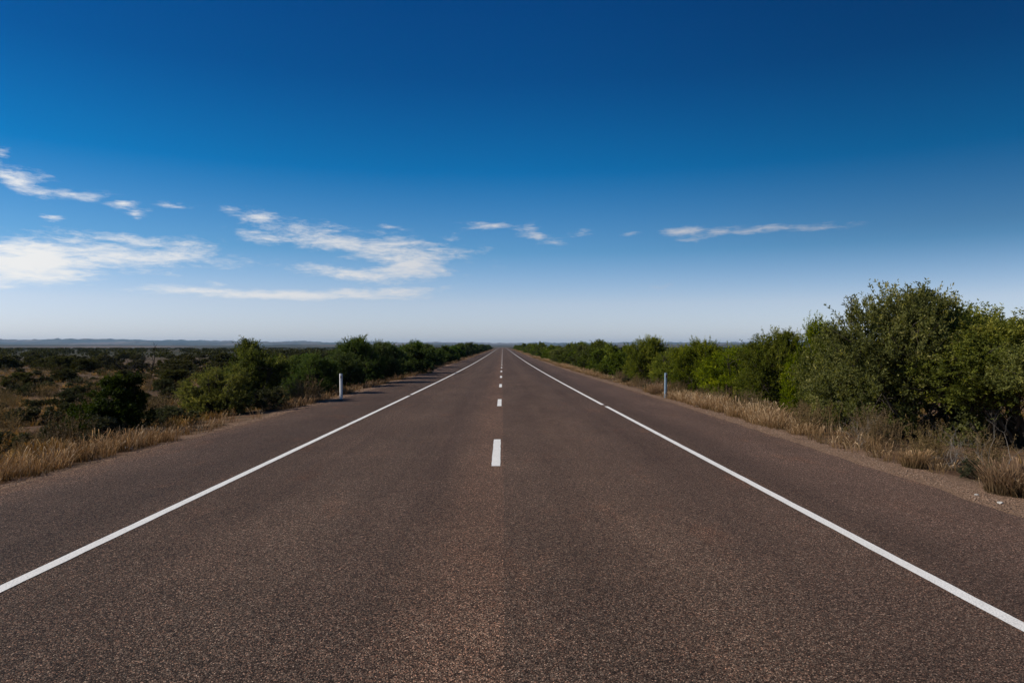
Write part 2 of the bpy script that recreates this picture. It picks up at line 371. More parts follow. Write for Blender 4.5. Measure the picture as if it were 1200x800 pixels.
Zh = -6 + H + 5.0 * np.clip((RR - 3000) / 1500, 0, 1) - np.where(RR > 17500, 8, 0)
V = np.stack([np.sin(A) * RR, np.cos(A) * RR, Zh], -1).reshape(-1, 3)
i = (np.arange(len(rr) - 1)[:, None] * len(az) + np.arange(len(az) - 1)[None, :]).ravel()
link('hills', mesh_np('hills', V, np.stack([i, i + 1, i + len(az) + 1, i + len(az)], 1), M_hill, smooth=True), kind='structure')

# road sheet with ragged edges
rows = YS[YS < 1700]
fy = np.unique(np.concatenate([rows, np.arange(0, 60, .25)]))
cols = []
def edge_j(y, s): return (vnoise(y * 1.7, 0 * y, s) - .5) * .07 + (vnoise(y * 6, 0 * y, s + 3) - .5) * .06
L_, R_ = edge_l(fy) + edge_j(fy, 21), edge_r(fy) + edge_j(fy, 25)
tt = np.linspace(0, 1, 14)
X = L_[:, None] * (1 - tt) + R_[:, None] * tt; Y = np.repeat(fy[:, None], 14, 1); Z = prof(Y)
V = np.stack([X, Y, Z], -1).reshape(-1, 3)
i = (np.arange(len(fy) - 1)[:, None] * 14 + np.arange(13)[None, :]).ravel()
link('road', mesh_np('road', V, np.stack([i, i + 1, i + 15, i + 14], 1), M_road), kind='structure')

def stripe(xc, w, y0, y1, name='road_marking', step=.25):
    y = np.unique(np.concatenate([[y0, y1], YS[(YS > y0) & (YS < y1)], np.arange(y0, min(y1, 60), step)]))
    j1 = (vnoise(y * 5, y * 0, 40 + xc) - .5) * .006 + (vnoise(y * 23, y * 0, 41 + xc) - .5) * .005
    j2 = (vnoise(y * 5, y * 0, 44 + xc) - .5) * .006 + (vnoise(y * 23, y * 0, 45 + xc) - .5) * .005
    z = prof(y) + .004
    V = np.concatenate([np.stack([xc - w / 2 + j1, y, z], 1), np.stack([xc + w / 2 + j2, y, z], 1)])
    n = len(y); k = np.arange(n - 1)
    return link(name, mesh_np(name, V, np.stack([k, k + n, k + n + 1, k + 1], 1), M_paint), kind='structure')
stripe(-3.68, .11, -8, 28.1, 'edge_line'); stripe(-3.69, .115, 28.75, 1690, 'edge_line')
stripe(3.29, .11, -8, 22.62, 'edge_line'); stripe(3.27, .115, 23.25, 1690, 'edge_line')
y0 = 10.95 - 12 * 1
k = 0
while y0 < 900:
    stripe(-.105 if y0 > 5 else -.105, .135, y0, y0 + 3.3, 'centre_line_dash'); y0 += 11.9; k += 1

# ------------------------------------------------------------------ plants
def tubes(paths, sides=5):
    Vs, Fs, off = [], [], 0
    ang = np.linspace(0, 2 * np.pi, sides, endpoint=False)
    for P, Rd in paths:
        P = np.asarray(P, float); Rd = np.asarray(Rd, float)
        T = unit(np.gradient(P, axis=0)); up = np.array([0, 0, 1.0]) if abs(T[0][2]) < .9 else np.array([1.0, 0, 0])
        U = unit(np.cross(T, up)); Wd = np.cross(T, U)
        ring = P[:, None] + Rd[:, None, None] * (np.cos(ang)[None, :, None] * U[:, None] + np.sin(ang)[None, :, None] * Wd[:, None])
        n = len(P); Vs.append(ring.reshape(-1, 3))
        a = (np.arange(n - 1)[:, None] * sides + np.arange(sides)[None]).ravel(); b = (np.arange(n - 1)[:, None] * sides + (np.arange(sides)[None] + 1) % sides).ravel()
        Fs.append(np.stack([a, b, b + sides, a + sides], 1) + off); off += n * sides
    return np.concatenate(Vs), np.concatenate(Fs)
def bent(p0, p1, g, n=6, wob=.08):
    t_ = np.linspace(0, 1, n)[:, None]; p0, p1 = np.asarray(p0, float), np.asarray(p1, float)
    L = np.linalg.norm(p1 - p0)
    P = p0 * (1 - t_) + p1 * t_
    P = P + np.sin(t_ * np.pi) * g.normal(0, wob * L, 3) + np.concatenate([[[0, 0, 0]], g.normal(0, wob * L * .25, (n - 2, 3)), [[0, 0, 0]]])
    return P
def leaves(P, D, ln, wd, g):
    """one kite-shaped leaf per row: P base, D direction"""
    n = len(P); D = unit(D); S = unit(np.cross(D, g.normal(size=(n, 3)))); Nn = np.cross(D, S)
    l = ln * g.uniform(.6, 1.35, (n, 1)); w = wd * g.uniform(.7, 1.3, (n, 1))
    a = P; b = P + D * l * .5 + S * w * .5 + Nn * l * .08; c = P + D * l; d = P + D * l * .5 - S * w * .5 + Nn * l * .08
    return np.stack([a, b, c, d], 1).reshape(-1, 3)
def gen_bush(seed, H=2.5, Rx=1.5, nclump=520, per=110, ln=.075, wd=.026, clear=0.0, nlobe=9, sprig=True, rag=.0, lr=(.26, .42)):
    """lobed, airy shrub crown: twigs full of small leaves around an uneven set of lobes, with its stems"""
    g = np.random.default_rng(seed)
    lob = []
    for k in range(nlobe):
        a = g.uniform(0, 2 * np.pi) if k else 0; rad = Rx * g.uniform(.20, .74) if k else 0
        zc = H * (clear + (1 - clear) * g.uniform(.26, .92 - .46 * (rad / Rx) ** 1.4)) if k else H * .68
        rx = Rx * g.uniform(*lr); rz = H * (1 - clear) * g.uniform(.15, .25)
        zc = min(zc, H - rz * .9)
        lob.append((rad * np.cos(a), rad * np.sin(a), zc, rx, rz))
    if clear < .1:
        for k in range(7):                     # skirts reaching the ground
            a = k / 7 * 2 * np.pi + g.uniform(-.3, .3); rad = Rx * g.uniform(.45, .7)
            lob.append((rad * np.cos(a), rad * np.sin(a), H * g.uniform(.16, .3), Rx * g.uniform(.28, .42), H * g.uniform(.16, .26)))
    lob = np.array(lob)
    pk = lob[:, 3] ** 2 * lob[:, 4]; pk /= pk.sum()
    idx = g.choice(len(lob), nclump, p=pk); L = lob[idx]
    d = unit(g.normal(size=(nclump, 3))); rr_ = g.uniform(0, 1, (nclump, 1)) ** .33
    c = L[:, :3] + d * rr_ * L[:, [3, 3, 4]]
    ok = c[:, 2] > .06
    # noise holes
    nz = vnoise(c[:, 0] * 2.2 + seed, c[:, 1] * 2.2 + c[:, 2] * 1.7, seed)
    ok &= nz > .24
    c = c[ok]; d = d[ok]; L = L[ok]
    ax = np.array([0, 0, H * .35])
    D = unit(unit(c - ax) * .8 + d * .5 + np.array([0, 0, .55]) + g.normal(0, .3, c.shape))
    tl = H * .13 * g.uniform(.6, 1.5, (len(c), 1))
    if sprig:                                  # long shoots standing out of the top
        m_ = 26; ii = g.choice(len(c), m_, p=(w_ := np.clip(c[:, 2] - H * .55, 0.001, None)) / w_.sum())
        c2 = c[ii]; D2 = unit(np.array([0, 0, 1.0]) + g.normal(0, .35, (m_, 3))); t2 = H * .12 * g.uniform(.7, 1.4, (m_, 1)) * (1 + rag)
        c = np.concatenate([c, c2]); D = np.concatenate([D, D2]); tl = np.concatenate([tl, t2])
    n = len(c)
    ntw = 5                                    # twiglets in each clump
    Pt = np.repeat(c, ntw, 0) + g.normal(0, H * .022, (n * ntw, 3)); Dt = unit(np.repeat(D, ntw, 0) + g.normal(0, .5, (n * ntw, 3))); Tt = np.repeat(tl, ntw, 0) * g.uniform(.5, 1.1, (n * ntw, 1))
    q_ = per // ntw
    u = g.uniform(0, 1, (n * ntw * q_, 1)); Dl = np.repeat(Dt, q_, 0)
    P = np.repeat(Pt, q_, 0) + Dl * u * np.repeat(Tt, q_, 0) + g.normal(0, .012, (n * ntw * q_, 3)) * H / 2.5
    DL = unit(Dl * .7 + unit(g.normal(size=Dl.shape)) * .9)
    P[:, 2] = np.maximum(P[:, 2], .02)
    V = leaves(P, DL, ln, wd, g)
    V[:, 2] = np.maximum(V[:, 2], .0)
    clump_t = np.repeat(g.normal(0, .13, n), ntw * q_); young = np.repeat((c[:, 2] / H) ** 2 * .25, ntw * q_)
    tv = np.clip(.34 + clump_t + young + .22 * (u[:, 0] - .5) + g.normal(0, .12, len(P)), 0, 1)
    Fq = np.arange(len(P) * 4).reshape(-1, 4)
    # stems
    paths = []
    st = H * .0105
    for k in range(len(lob)):
        b0 = np.array([g.normal(0, .10 * Rx), g.normal(0, .10 * Rx), -.05]); tip = lob[k, :3] + np.array([0, 0, lob[k, 4] * .3])
        P_ = bent(b0, tip, g, 7); paths.append((P_, np.linspace(st * g.uniform(1, 1.9), st * .45, 7)))
        near = np.where(np.linalg.norm((c - lob[k, :3]) / lob[k, [3, 3, 4]], axis=1) < 1.15)[0]
        for j in g.choice(near, min(9, len(near)), replace=False) if len(near) else []:
            s0 = P_[g.integers(3, 7)]; e = c[j] + D[j] * tl[j] * .8
            paths.append((bent(s0, e, g, 5), np.linspace(st * .45, st * .12, 5)))
    return V, Fq, np.repeat(tv, 4), tubes(paths)
def bush_meshes(seed, mat, **kw):
    V, Fq, tv, (sv, sf) = gen_bush(seed, **kw)
    return mesh_np('foliage', V, Fq, mat, attr=tv), mesh_np('trunk', sv, sf, M_wood, smooth=True)
NEAR = [bush_meshes(s, M_leaf, nclump=820, per=150, nlobe=19, ln=.054, wd=.021, lr=(.22, .35)) for s in (1, 2, 3)]
YELL = [bush_meshes(6, M_yell, nclump=600, per=110, nlobe=12)]
SCR = [bush_meshes(s, M_scrub, nclump=300, per=60, ln=.13, wd=.05, nlobe=12) for s in (14, 15, 16)]
SCRF = [bush_meshes(s, M_scrub, nclump=130, per=20, ln=.28, wd=.14, nlobe=10) for s in (24, 25)]
HIGH = [bush_meshes(s, M_leaf, nclump=900, per=150, clear=.25, nlobe=22, ln=.054, wd=.021, lr=(.22, .35)) for s in (4, 5)]
MID = [bush_meshes(s, M_leafm, nclump=300, per=60, ln=.13, wd=.05) for s in (11, 12, 13)]
FARB = [bush_meshes(s, M_leafm, nclump=150, per=20, ln=.30, wd=.15) for s in (21, 22, 23)]
SALT = [bush_meshes(s, M_grey, H=.8, Rx=.62, nclump=170, per=60, ln=.05, wd=.022, sprig=False) for s in (31, 32, 33)]
def weed_meshes(seed):
    # a clump of dead, much branched weed stalks with a few curled leaves and seed heads
    g = np.random.default_rng(seed); paths = []; lp = []; ld = []
    for k in range(46):
        a = g.uniform(0, 6.28); b = np.array([np.cos(a), np.sin(a), 0]) * g.uniform(0, .42); e = b * g.uniform(1.0, 1.6) + np.array([g.normal(0, .09), g.normal(0, .09), g.uniform(.35, .85)])
        P = bent(b, e, g, 6, .07); paths.append((P, np.linspace(.0055, .002, 6)))
        for j in range(5):
            p0 = P[g.integers(2, 6)]; e2 = p0 + unit(unit(e - b) + g.normal(0, .5, 3)) * g.uniform(.08, .26); Q = bent(p0, e2, g, 4, .08); paths.append((Q, np.linspace(.003, .0012, 4)))
            m = g.integers(5, 14); lp.append(Q[g.integers(0, 4, m)] + g.normal(0, .012, (m, 3))); ld.append(g.normal(0, 1, (m, 3)) + [0, 0, .4])
    lp = np.concatenate(lp); ld = np.concatenate(ld); V = leaves(lp, ld, .045, .013, g); tv = np.repeat(np.clip(g.normal(.45, .25, len(lp)), 0, 1), 4)
    sv, sf = tubes(paths, 3)
    return mesh_np('foliage', V, np.arange(len(V)).reshape(-1, 4), M_dryb, attr=tv), mesh_np('trunk', sv, sf, M_stalk)
DRYS = [weed_meshes(s) for s in (41, 42, 43)]
SALTF = [bush_meshes(s, M_grey, H=.8, Rx=.62, nclump=60, per=20, ln=.13, wd=.07, sprig=False) for s in (51, 52)]
SPR = [bush_meshes(s, M_dark, H=1.6, Rx=.8, nclump=200, per=100, ln=.07, wd=.026) for s in (61, 62)]

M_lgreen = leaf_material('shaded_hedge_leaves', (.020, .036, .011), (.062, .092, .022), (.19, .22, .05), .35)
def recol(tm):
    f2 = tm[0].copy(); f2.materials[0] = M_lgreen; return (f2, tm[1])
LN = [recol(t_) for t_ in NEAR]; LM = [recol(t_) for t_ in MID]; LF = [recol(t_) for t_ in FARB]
placed = []
def bush(tmpl, x, y, h, w, label, cat='bush', group=None, name='acacia_bush', H0=2.5, W0=3.0, parts=True, sink=0.0, rot=None):
    z = float(gz(x, y)) - sink; rot = random.uniform(0, 6.28) if rot is None else rot
    fo, tk = tmpl
    if parts:
        r = link(name, None, label=label, cat=cat, group=group, loc=(x, y, z)); r.empty_display_size = .3
        link('foliage', fo, r); link('trunk', tk, r)
    else:
        r = link(name, fo, label=label, cat=cat, group=group, loc=(x, y, z))
    r.rotation_euler = (0, 0, rot); r.scale = (w / W0, w / W0, h / H0)
    placed.append((x, y, w / 2)); return r
def at(px, Y): return (px - CX) / F * Y
def hgt(py, Y, x): return EYE + (HY - py) / F * Y - float(gz(x, Y))

# ---- roadside bushes one by one: (px, distance, top py, width m, template, label)
near_right = [
 (1292, 13.2, 362, 3.6, HIGH[0], 'tall green bush cut off by the right edge of the picture'),
 (1200, 15.0, 366, 4.2, HIGH[1], 'green bush with a high crown over the bare clearing, rightmost whole crown'),
 (1132, 17.2, 343, 4.2, HIGH[0], 'tall bush right of the highest crown, with a yellow green front'),
 (1060, 16.6, 322, 4.0, NEAR[0], 'tallest and broadest olive green bush of the right-hand row'),
 (1008, 18.4, 352, 3.0, NEAR[1], 'leafy bush leaning against the left flank of the tallest right-hand bush'),
 (960, 22.0, 371, 2.2, NEAR[2], 'bush with a thin tuft sticking up above it, left of the tallest right-hand bush'),
 (915, 23.6, 386, 2.8, NEAR[0], 'flat topped dark green bush beside the tufted bush'),
 (868, 27.0, 394, 3.1, NEAR[1], 'flat topped bush, second to the right of the blue grey guide post'),
 (826, 31.0, 396, 3.0, NEAR[2], 'light green bush just right of the blue grey guide post'),
 (790, 38.0, 399, 2.9, NEAR[1], 'dark bush directly behind the blue grey guide post'),
 (762, 45.0, 394, 3.2, NEAR[0], 'peaked bush rising above the right hedge, left of the blue grey guide post'),
 (735, 50.0, 400, 3.2, MID[0], 'low grey green bush left of the peaked bush in the right hedge'),
 (716, 58.0, 401, 3.6, MID[1], 'dull grey green bush in the lowest dip of the right hedge'),
 (698, 68.0, 400, 3.4, MID[2], 'rounded grey bush where the right hedge begins to rise again'),
]
for px, Y, top, w, tm, lb in near_right:
    x = at(px, Y); bush(tm, x, Y, hgt(top, Y, x) * (.915 if Y < 20 else .98), w, lb, group='bushes along the right side of the road')
near_left = [
 (125, 16.4, 433, 1.45, SPR[0], 'dark upright bush standing alone at the left verge, nearest on that side', 1.6, 1.6),
 (152, 17.4, 427, 1.15, SPR[1], 'dark bush leaning out right of the lone upright bush on the left', 1.6, 1.6),
 (258, 21.6, 421, 2.2, NEAR[1], 'rounded dark green bush in front of the yellow topped one, left verge', 2.5, 3),
 (292, 25.0, 400, 2.5, YELL[0], 'taller bush with a bright yellow green top, left verge', 2.5, 3),
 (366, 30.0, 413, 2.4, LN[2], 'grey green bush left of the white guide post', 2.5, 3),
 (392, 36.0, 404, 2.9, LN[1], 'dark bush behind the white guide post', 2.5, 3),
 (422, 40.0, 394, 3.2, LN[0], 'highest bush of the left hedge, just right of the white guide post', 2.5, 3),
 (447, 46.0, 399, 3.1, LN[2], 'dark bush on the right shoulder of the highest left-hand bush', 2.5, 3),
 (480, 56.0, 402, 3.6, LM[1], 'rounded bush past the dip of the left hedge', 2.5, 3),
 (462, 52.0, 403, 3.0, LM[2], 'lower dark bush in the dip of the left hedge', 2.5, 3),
]
for px, Y, top, w, tm, lb, H0, W0 in near_left:
    x = at(px, Y); bush(tm, x, Y, hgt(top, Y, x) * .98, w, lb, group='bushes along the left side of the road', H0=H0, W0=W0)

# ---- the two hedges going away
def hedge(side, ya, yb, tm, lb, gr, step, cx, hlo, hhi, parts=True, jit=.6):
    y = ya
    while y < yb:
        x = side * (cx + random.uniform(-jit, jit)); h = random.uniform(hlo, hhi)
        bush(random.choice(tm), x, y, h, random.uniform(2.8, 4.2), lb, group=gr, parts=parts)
        y += step * random.uniform(.7, 1.3); step *= 1.012
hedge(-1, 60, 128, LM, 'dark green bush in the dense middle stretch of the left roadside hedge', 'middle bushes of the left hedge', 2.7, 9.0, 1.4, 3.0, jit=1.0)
hedge(1, 74, 135, MID, 'green bush in the dense middle stretch of the right roadside hedge', 'middle bushes of the right hedge', 2.9, 9.2, 1.5, 3.0, jit=1.0)
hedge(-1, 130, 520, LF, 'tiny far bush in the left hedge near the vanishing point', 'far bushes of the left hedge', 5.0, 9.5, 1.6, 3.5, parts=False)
hedge(1, 138, 520, FARB, 'tiny far bush in the right hedge near the vanishing point', 'far bushes of the right hedge', 5.0, 9.7, 1.7, 3.5, parts=False)
# second rows, glimpsed behind
for Y in np.arange(26, 130, 4.2):
    x = 13.0 + random.uniform(-1, 1.6); bush(random.choice(MID), x, Y + random.uniform(-1, 1), random.uniform(1.7, 2.3), random.uniform(3, 4), 'dark bush half hidden behind the front row of the right hedge', group='back row of the right hedge')
for Y in np.arange(40, 128, 4.4):
    x = -13.2 + random.uniform(-1.6, 1); bush(random.choice(LM), x, Y + random.uniform(-1, 1), random.uniform(1.6, 2.2), random.uniform(3, 4), 'dark bush half hidden behind the front row of the left hedge', group='back row of the left hedge')

# ---- open plain on the left: taller scrub and low saltbush
def free(x, y, r):
    return all((x - a) ** 2 + (y - b) ** 2 > (r + c * .8) ** 2 for a, b, c in placed)
n = 0; tries = 0
while n < 120 and tries < 6000:
    tries += 1
    Y = 55 * (200 / 55) ** random.random(); px = random.uniform(-60, 420); x = at(px, Y)
    if x > -14 or not free(x, Y, 1.0) or vnoise(np.array(x / 14), np.array(Y / 22), 5) < .36: continue
    w = random.uniform(1.6, 3.6); bush(random.choice(SCR if Y < 80 else SCRF), x, Y, min(w * random.uniform(.36, .56), 1.75), w, 'dark rounded scrub bush scattered over the plain left of the road', group='scrub bushes on the left plain', name='scrub_bush', parts=Y < 80)
    n += 1
for Y, px in ((44, 205), (50, 150), (46, 25), (52, 80), (38, 330)):
    x = at(px, Y); w = random.uniform(1.6, 2.6); bush(random.choice(SCR), x, Y, w * .5, w, 'dark rounded scrub bush scattered over the plain left of the road', group='scrub bushes on the left plain', name='scrub_bush')
n = 0; tries = 0
while n < 240 and tries < 6000:
    tries += 1
    Y = 12.5 * (85 / 12.5) ** random.random(); px = random.uniform(-40, 380); x = at(px, Y)
    if x > -8.6 or not free(x, Y, .28): continue
    dry = random.random() < .48
    tm = random.choice(DRYS) if dry else random.choice(SALT if Y < 40 else SALTF)
    w = random.uniform(.45, 1.35)
    bush(tm, x, Y, w * random.uniform(.4, .62), w, 'low straw brown dried shrub among the saltbush left of the road' if dry else 'low grey green saltbush dome on the red ground left of the road',
         cat='shrub', group='dried shrubs left of the road' if dry else 'saltbushes left of the road', name='dry_shrub' if dry else 'saltbush', H0=.8, W0=1.24, parts=Y < 40)
    n += 1
bush(SALT[0], at(64, 15.2), 15.2, .62, .62, 'small round olive shrub just behind the golden verge grass at far left', cat='shrub', group='saltbushes left of the road', name='saltbush', H0=.8, W0=1.24)
bush(DRYS[0], at(350, 25.2), 25.2, .8, 1.3, 'pale golden dried shrub between the yellow topped bush and the white guide post', cat='shrub', group='dried shrubs left of the road', name='dry_shrub', H0=.8, W0=1.24)
bush(DRYS[1], at(366, 26.5), 26.5, .75, 1.2, 'pinkish brown dried shrub close to the left of the white guide post', cat='shrub', group='dried shrubs left of the road', name='dry_shrub', H0=.8, W0=1.24)
bush(SALT[1], at(205, 18.8), 18.8, .5, 1.2, 'flat bright green shrub by the short post at the left verge', cat='shrub', group='saltbushes left of the road', name='saltbush', H0=.8, W0=1.24)
bush(SALT[2], at(318, 23.0), 23.0, .7, 1.3, 'dark low shrub at the foot of the yellow topped bush', cat='shrub', group='saltbushes left of the road', name='saltbush', H0=.8, W0=1.24)
# right side undergrowth in front of the hedge and clearing behind
for Y in np.arange(8.5, 44, .8):
    dry = random.random() < .8; x = 7.25 + random.uniform(-.5, .7)
    bush(random.choice(DRYS) if dry else random.choice(SALT), x, Y, random.uniform(.3, .66) * (1 if dry else .6), random.uniform(.7, 1.1) * (1 if dry else .7), 'dry brown weedy shrub at the foot of the right hedge' if dry else 'low green shrub among dry weeds at the foot of the right hedge',
         cat='shrub', group='dry shrubs under the right hedge' if dry else 'green shrubs under the right hedge', name='dry_shrub' if dry else 'saltbush', H0=.8, W0=1.24)

# ---- scrub too far and too many to count
def scrub_mesh():
    g = np.random.default_rng(77); n = 2600
    r = 150 * (2200 / 150) ** g.uniform(0, 1, n) ** .8; px = g.uniform(-150, 1500, n); x = (px - CX) / F * r; y = r
    keep = (np.abs(x) > 16) & ~((r < 190) & (x < 0)) & (vnoise(x / 60, y / 140, 8) > .33)
    r, x, y = r[keep], x[keep], y[keep]; n = len(x)
    w = g.uniform(2, 5.5, n) * (1 + (r / 2200) * 1.2); h = np.minimum(w * g.uniform(.3, .5, n), 1.5) * np.where(r > 500, .55, 1)
    q_ = 110
    d = unit(g.normal(size=(n, q_, 3))) * g.uniform(0, 1, (n, q_, 1)) ** .33
    d[..., 2] = np.abs(d[..., 2])
    c = np.stack([x, y, gz(x, y)], 1)[:, None] + d * np.stack([w / 2, w / 2, h], 1)[:, None]
    ln = (w * .16)[:, None] * np.ones((n, q_))
    D = unit(d + np.array([0, 0, .4]) + g.normal(0, .5, d.shape))
    V = leaves(c.reshape(-1, 3), D.reshape(-1, 3), ln.reshape(-1, 1), ln.reshape(-1, 1) * .6, g)
    tv = np.repeat(np.clip(.32 + g.normal(0, .15, n)[:, None] + g.normal(0, .1, (n, q_)), 0, 1).ravel(), 4)
    return mesh_np('scrub', V, np.arange(len(V)).reshape(-1, 4), M_scrub, attr=tv)
link('distant_scrub', scrub_mesh(), label='dark olive scrub covering the plain towards the hills', cat='scrub', kind='stuff')

# ---- dry grass
def grass_mesh(tufts, seed, wd, segs=3):
    """tufts: rows x, y, spread, height, blades, green"""
    g = np.random.default_rng(seed)
    T = np.repeat(tufts, tufts[:, 4].astype(int), 0); n = len(T)
    a = g.uniform(0, 2 * np.pi, n); rad = T[:, 2] * np.sqrt(g.uniform(0, 1, n)) * .5
    x0 = T[:, 0] + np.cos(a) * rad; y0 = T[:, 1] + np.sin(a) * rad; z0 = gz(x0, y0) - .01
    hh = T[:, 3] * g.uniform(.45, 1.15, n); lean = hh * g.uniform(.1, .75, n); a2 = a + g.normal(0, .9, n)
    wv = wd * g.uniform(.6, 1.5, n) * (1 + T[:, 1] / 40)
    side = np.stack([-np.sin(a2 + g.normal(0, 1, n)), np.cos(a2 + g.normal(0, 1, n)), 0 * a2], 1)
    rows = []
    head = g.random(n) < .35
    for s in range(segs + 1):
        u = s / segs
        P = np.stack([x0 + np.cos(a2) * lean * u ** 1.8, y0 + np.sin(a2) * lean * u ** 1.8, z0 + hh * (u - .18 * u * u * lean / np.maximum(hh, .01))], 1)
        wf = (1 - u * .75)
        wf = np.where(head & (s == segs - 0), 1.4, wf) if s == segs else wf
        hw = (wv * wf)[:, None] * side * .5
        rows.append(P - hw); rows.append(P + hw)
    V = np.stack(rows, 1)                    # n, 2(segs+1), 3
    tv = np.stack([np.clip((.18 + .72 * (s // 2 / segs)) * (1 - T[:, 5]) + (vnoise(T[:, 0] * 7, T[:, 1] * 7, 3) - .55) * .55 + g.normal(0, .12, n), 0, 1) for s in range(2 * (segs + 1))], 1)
    b = np.arange(n)[:, None] * 2 * (segs + 1)
    Fs = np.concatenate([b + np.array([[2 * s, 2 * s + 1, 2 * s + 3, 2 * s + 2]]) for s in range(segs)])
    return mesh_np('grass', V.reshape(-1, 3), Fs, M_grass, attr=tv.reshape(-1))
def verge(side, seed):
    g = np.random.default_rng(seed); rows = []
    Y = 4.0
    while Y < 420:
        e = float(edge_l(Y)) if side < 0 else float(edge_r(Y)); dense = 1 if Y < 30 else 30 / Y
        dy_ = .07 if Y < 30 else .07 * (Y / 30) ** 1.3
        o = abs(e) + (.34 if side < 0 else .50)
        patch = float(vnoise(np.array(Y / 2.6), np.array(0.0), seed)) * .7 + float(vnoise(np.array(Y / 9), np.array(3.0), seed)) * .5
        for k in range(3):
            off = g.gamma(1.7, .42) if side < 0 else g.gamma(1.8, .33)
            if off > 3.2 or (off < .35 and patch < .45) or g.random() > (patch - (.405 if side < 0 else .50)) * (2.0 if Y < 17 or side > 0 else .8) * (.15 + 1.5 * float(vnoise(np.array(Y * 1.9), np.array(off * 2.2), seed + 9))): continue
            X_ = side * (o + off + (g.random() < .04) * g.uniform(-.25, 0))
            hh = np.clip((.07 + .29 * patch) * g.uniform(.45, 1.35), .06, .52) * (1 if off < 1.6 else .8)
            rows.append((X_, Y + g.uniform(-.1, .1), .16 + (Y / 120), hh, g.integers(12, 34), np.clip(g.normal(.08, .28) + (.5 - patch) * .6, 0, .9)))
        Y += dy_
    return rows
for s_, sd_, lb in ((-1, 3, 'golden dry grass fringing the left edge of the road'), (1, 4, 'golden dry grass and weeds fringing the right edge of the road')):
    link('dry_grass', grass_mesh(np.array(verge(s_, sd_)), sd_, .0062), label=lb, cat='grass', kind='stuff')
# thin tufts over the plain
g = np.random.default_rng(9); m_ = 6500
Yg = 11 * (110 / 11) ** g.uniform(0, 1, m_); xg = np.where(g.random(m_) < .72, (g.uniform(-40, 420, m_) - CX) / F * Yg, (g.uniform(900, 1300, m_) - CX) / F * Yg)
kp = ((xg < -8) | (xg > 9)) & (vnoise(xg / 3, Yg / 5, 6) > .42)
tf = np.stack([xg[kp], Yg[kp], g.uniform(.15, .4, kp.sum()), g.uniform(.12, .34, kp.sum()), g.integers(14, 30, kp.sum()), g.uniform(-.05, .6, kp.sum())], 1)
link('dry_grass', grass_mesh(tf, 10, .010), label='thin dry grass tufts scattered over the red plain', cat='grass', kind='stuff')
# tussocks that stand out
def tussock(px, Y, off, h, r, lb, green=0.0, blades=420):
    x = at(px, Y) if off is None else off
    me = grass_mesh(np.array([[0, 0, r, h, blades, green]]), int(Y * 10), .008)
    co = np.empty(len(me.vertices) * 3, np.float32); me.vertices.foreach_get('co', co); co = co.reshape(-1, 3); co[:, 2] -= float(gz(0, 0)) ; me.vertices.foreach_set('co', co.ravel())
    link('grass_tussock', me, label=lb, cat='grass tussock', group='grass tussocks on the verges', loc=(x, Y, float(gz(x, Y))))
tussock(1186, 8.85, None, .42, .50, 'large golden grass tussock at the right edge of the picture', .0, 700)
tussock(1075, 10.9, None, .28, .35, 'small straw tussock leaning over the gravel, left of the large golden one')
tussock(908, 18.2, None, .38, .42, 'bright yellow tussock below the flat topped bushes on the right verge')
tussock(772, 29.5, None, .50, .70, 'golden tussock just left of the blue grey guide post', .0, 600)
tussock(846, 22.0, None, .42, .45, 'straw tussock on the gravel, midway from the blue grey post to the bright yellow tussock')
tussock(168, 14.8, None, .26, .30, 'short yellow green tussock beside the white stones on the left verge', .35)
tussock(60, 12.3, None, .40, .5, 'tall golden tussock in the near left verge grass', .0, 600)
tussock(95, 13.0, None, .22, .35, 'low green tussock at the asphalt edge near the left verge grass', .8)

# ---- dead wood
def dead_mesh(seed, H, spread, nst=4, th=.03, depth=3):
    g = np.random.default_rng(seed); paths = []
    def grow(p, d, L, r, k):
        e = p + d * L; P = bent(p, e, g, 5, .10); paths.append((P, np.linspace(r, r * .55, 5)))
        if k == 0: return
        for j in range(g.integers(2, 4)):
            nd = unit(d + g.normal(0, spread, 3) + np.array([0, 0, .12])); grow(P[g.integers(2, 5)], nd, L * g.uniform(.5, .8), r * .5, k - 1)
    for s in range(nst):
        grow(np.array([0, 0, -.05]), unit(np.array([g.normal(0, spread), g.normal(0, spread), 1.0])), H * g.uniform(.35, .55), th, depth)
    V, Fq = tubes(paths); return V, Fq
def dead(px, Y, H, seed, lb, mat, spread=.45, x=None, name='dead_tree', cat='dead tree', nst=3, th=.05, group=None, depth=3):
    x = at(px, Y) if x is None else x; V, Fq = dead_mesh(seed, H, spread, nst, th, depth)
    link(name, mesh_np(name, V, Fq, mat, smooth=True), label=lb, cat=cat, group=group, loc=(x, Y, float(gz(x, Y))))
dead(152, 62, 2.6, 5, 'bare dark dead tree on the plain, left of the pair', M_char, .5, group='dead trees on the plain', th=.07, depth=4)
dead(178, 58, 2.9, 8, 'bare spreading dead tree on the plain, right one of the pair', M_char, .5, group='dead trees on the plain', th=.08, depth=4)
dead(1168, 10.2, .85, 15, 'bleached bare twigs standing at the verge in front of the clearing on the right', M_dead, .5, name='dead_shrub', cat='dead shrub', nst=4, th=.006, group='dead shrubs under the right hedge')
dead(1120, 11.2, .75, 16, 'tangled grey dead twigs below the tallest right-hand bush', M_dead, .6, name='dead_shrub', cat='dead shrub', nst=8, th=.005, group='dead shrubs under the right hedge')
dead(1010, 13.8, .8, 17, 'brownish dead twigs at the verge left of the tangled grey ones', M_dead, .55, name='dead_shrub', cat='dead shrub', nst=8, th=.005, group='dead shrubs under the right hedge')

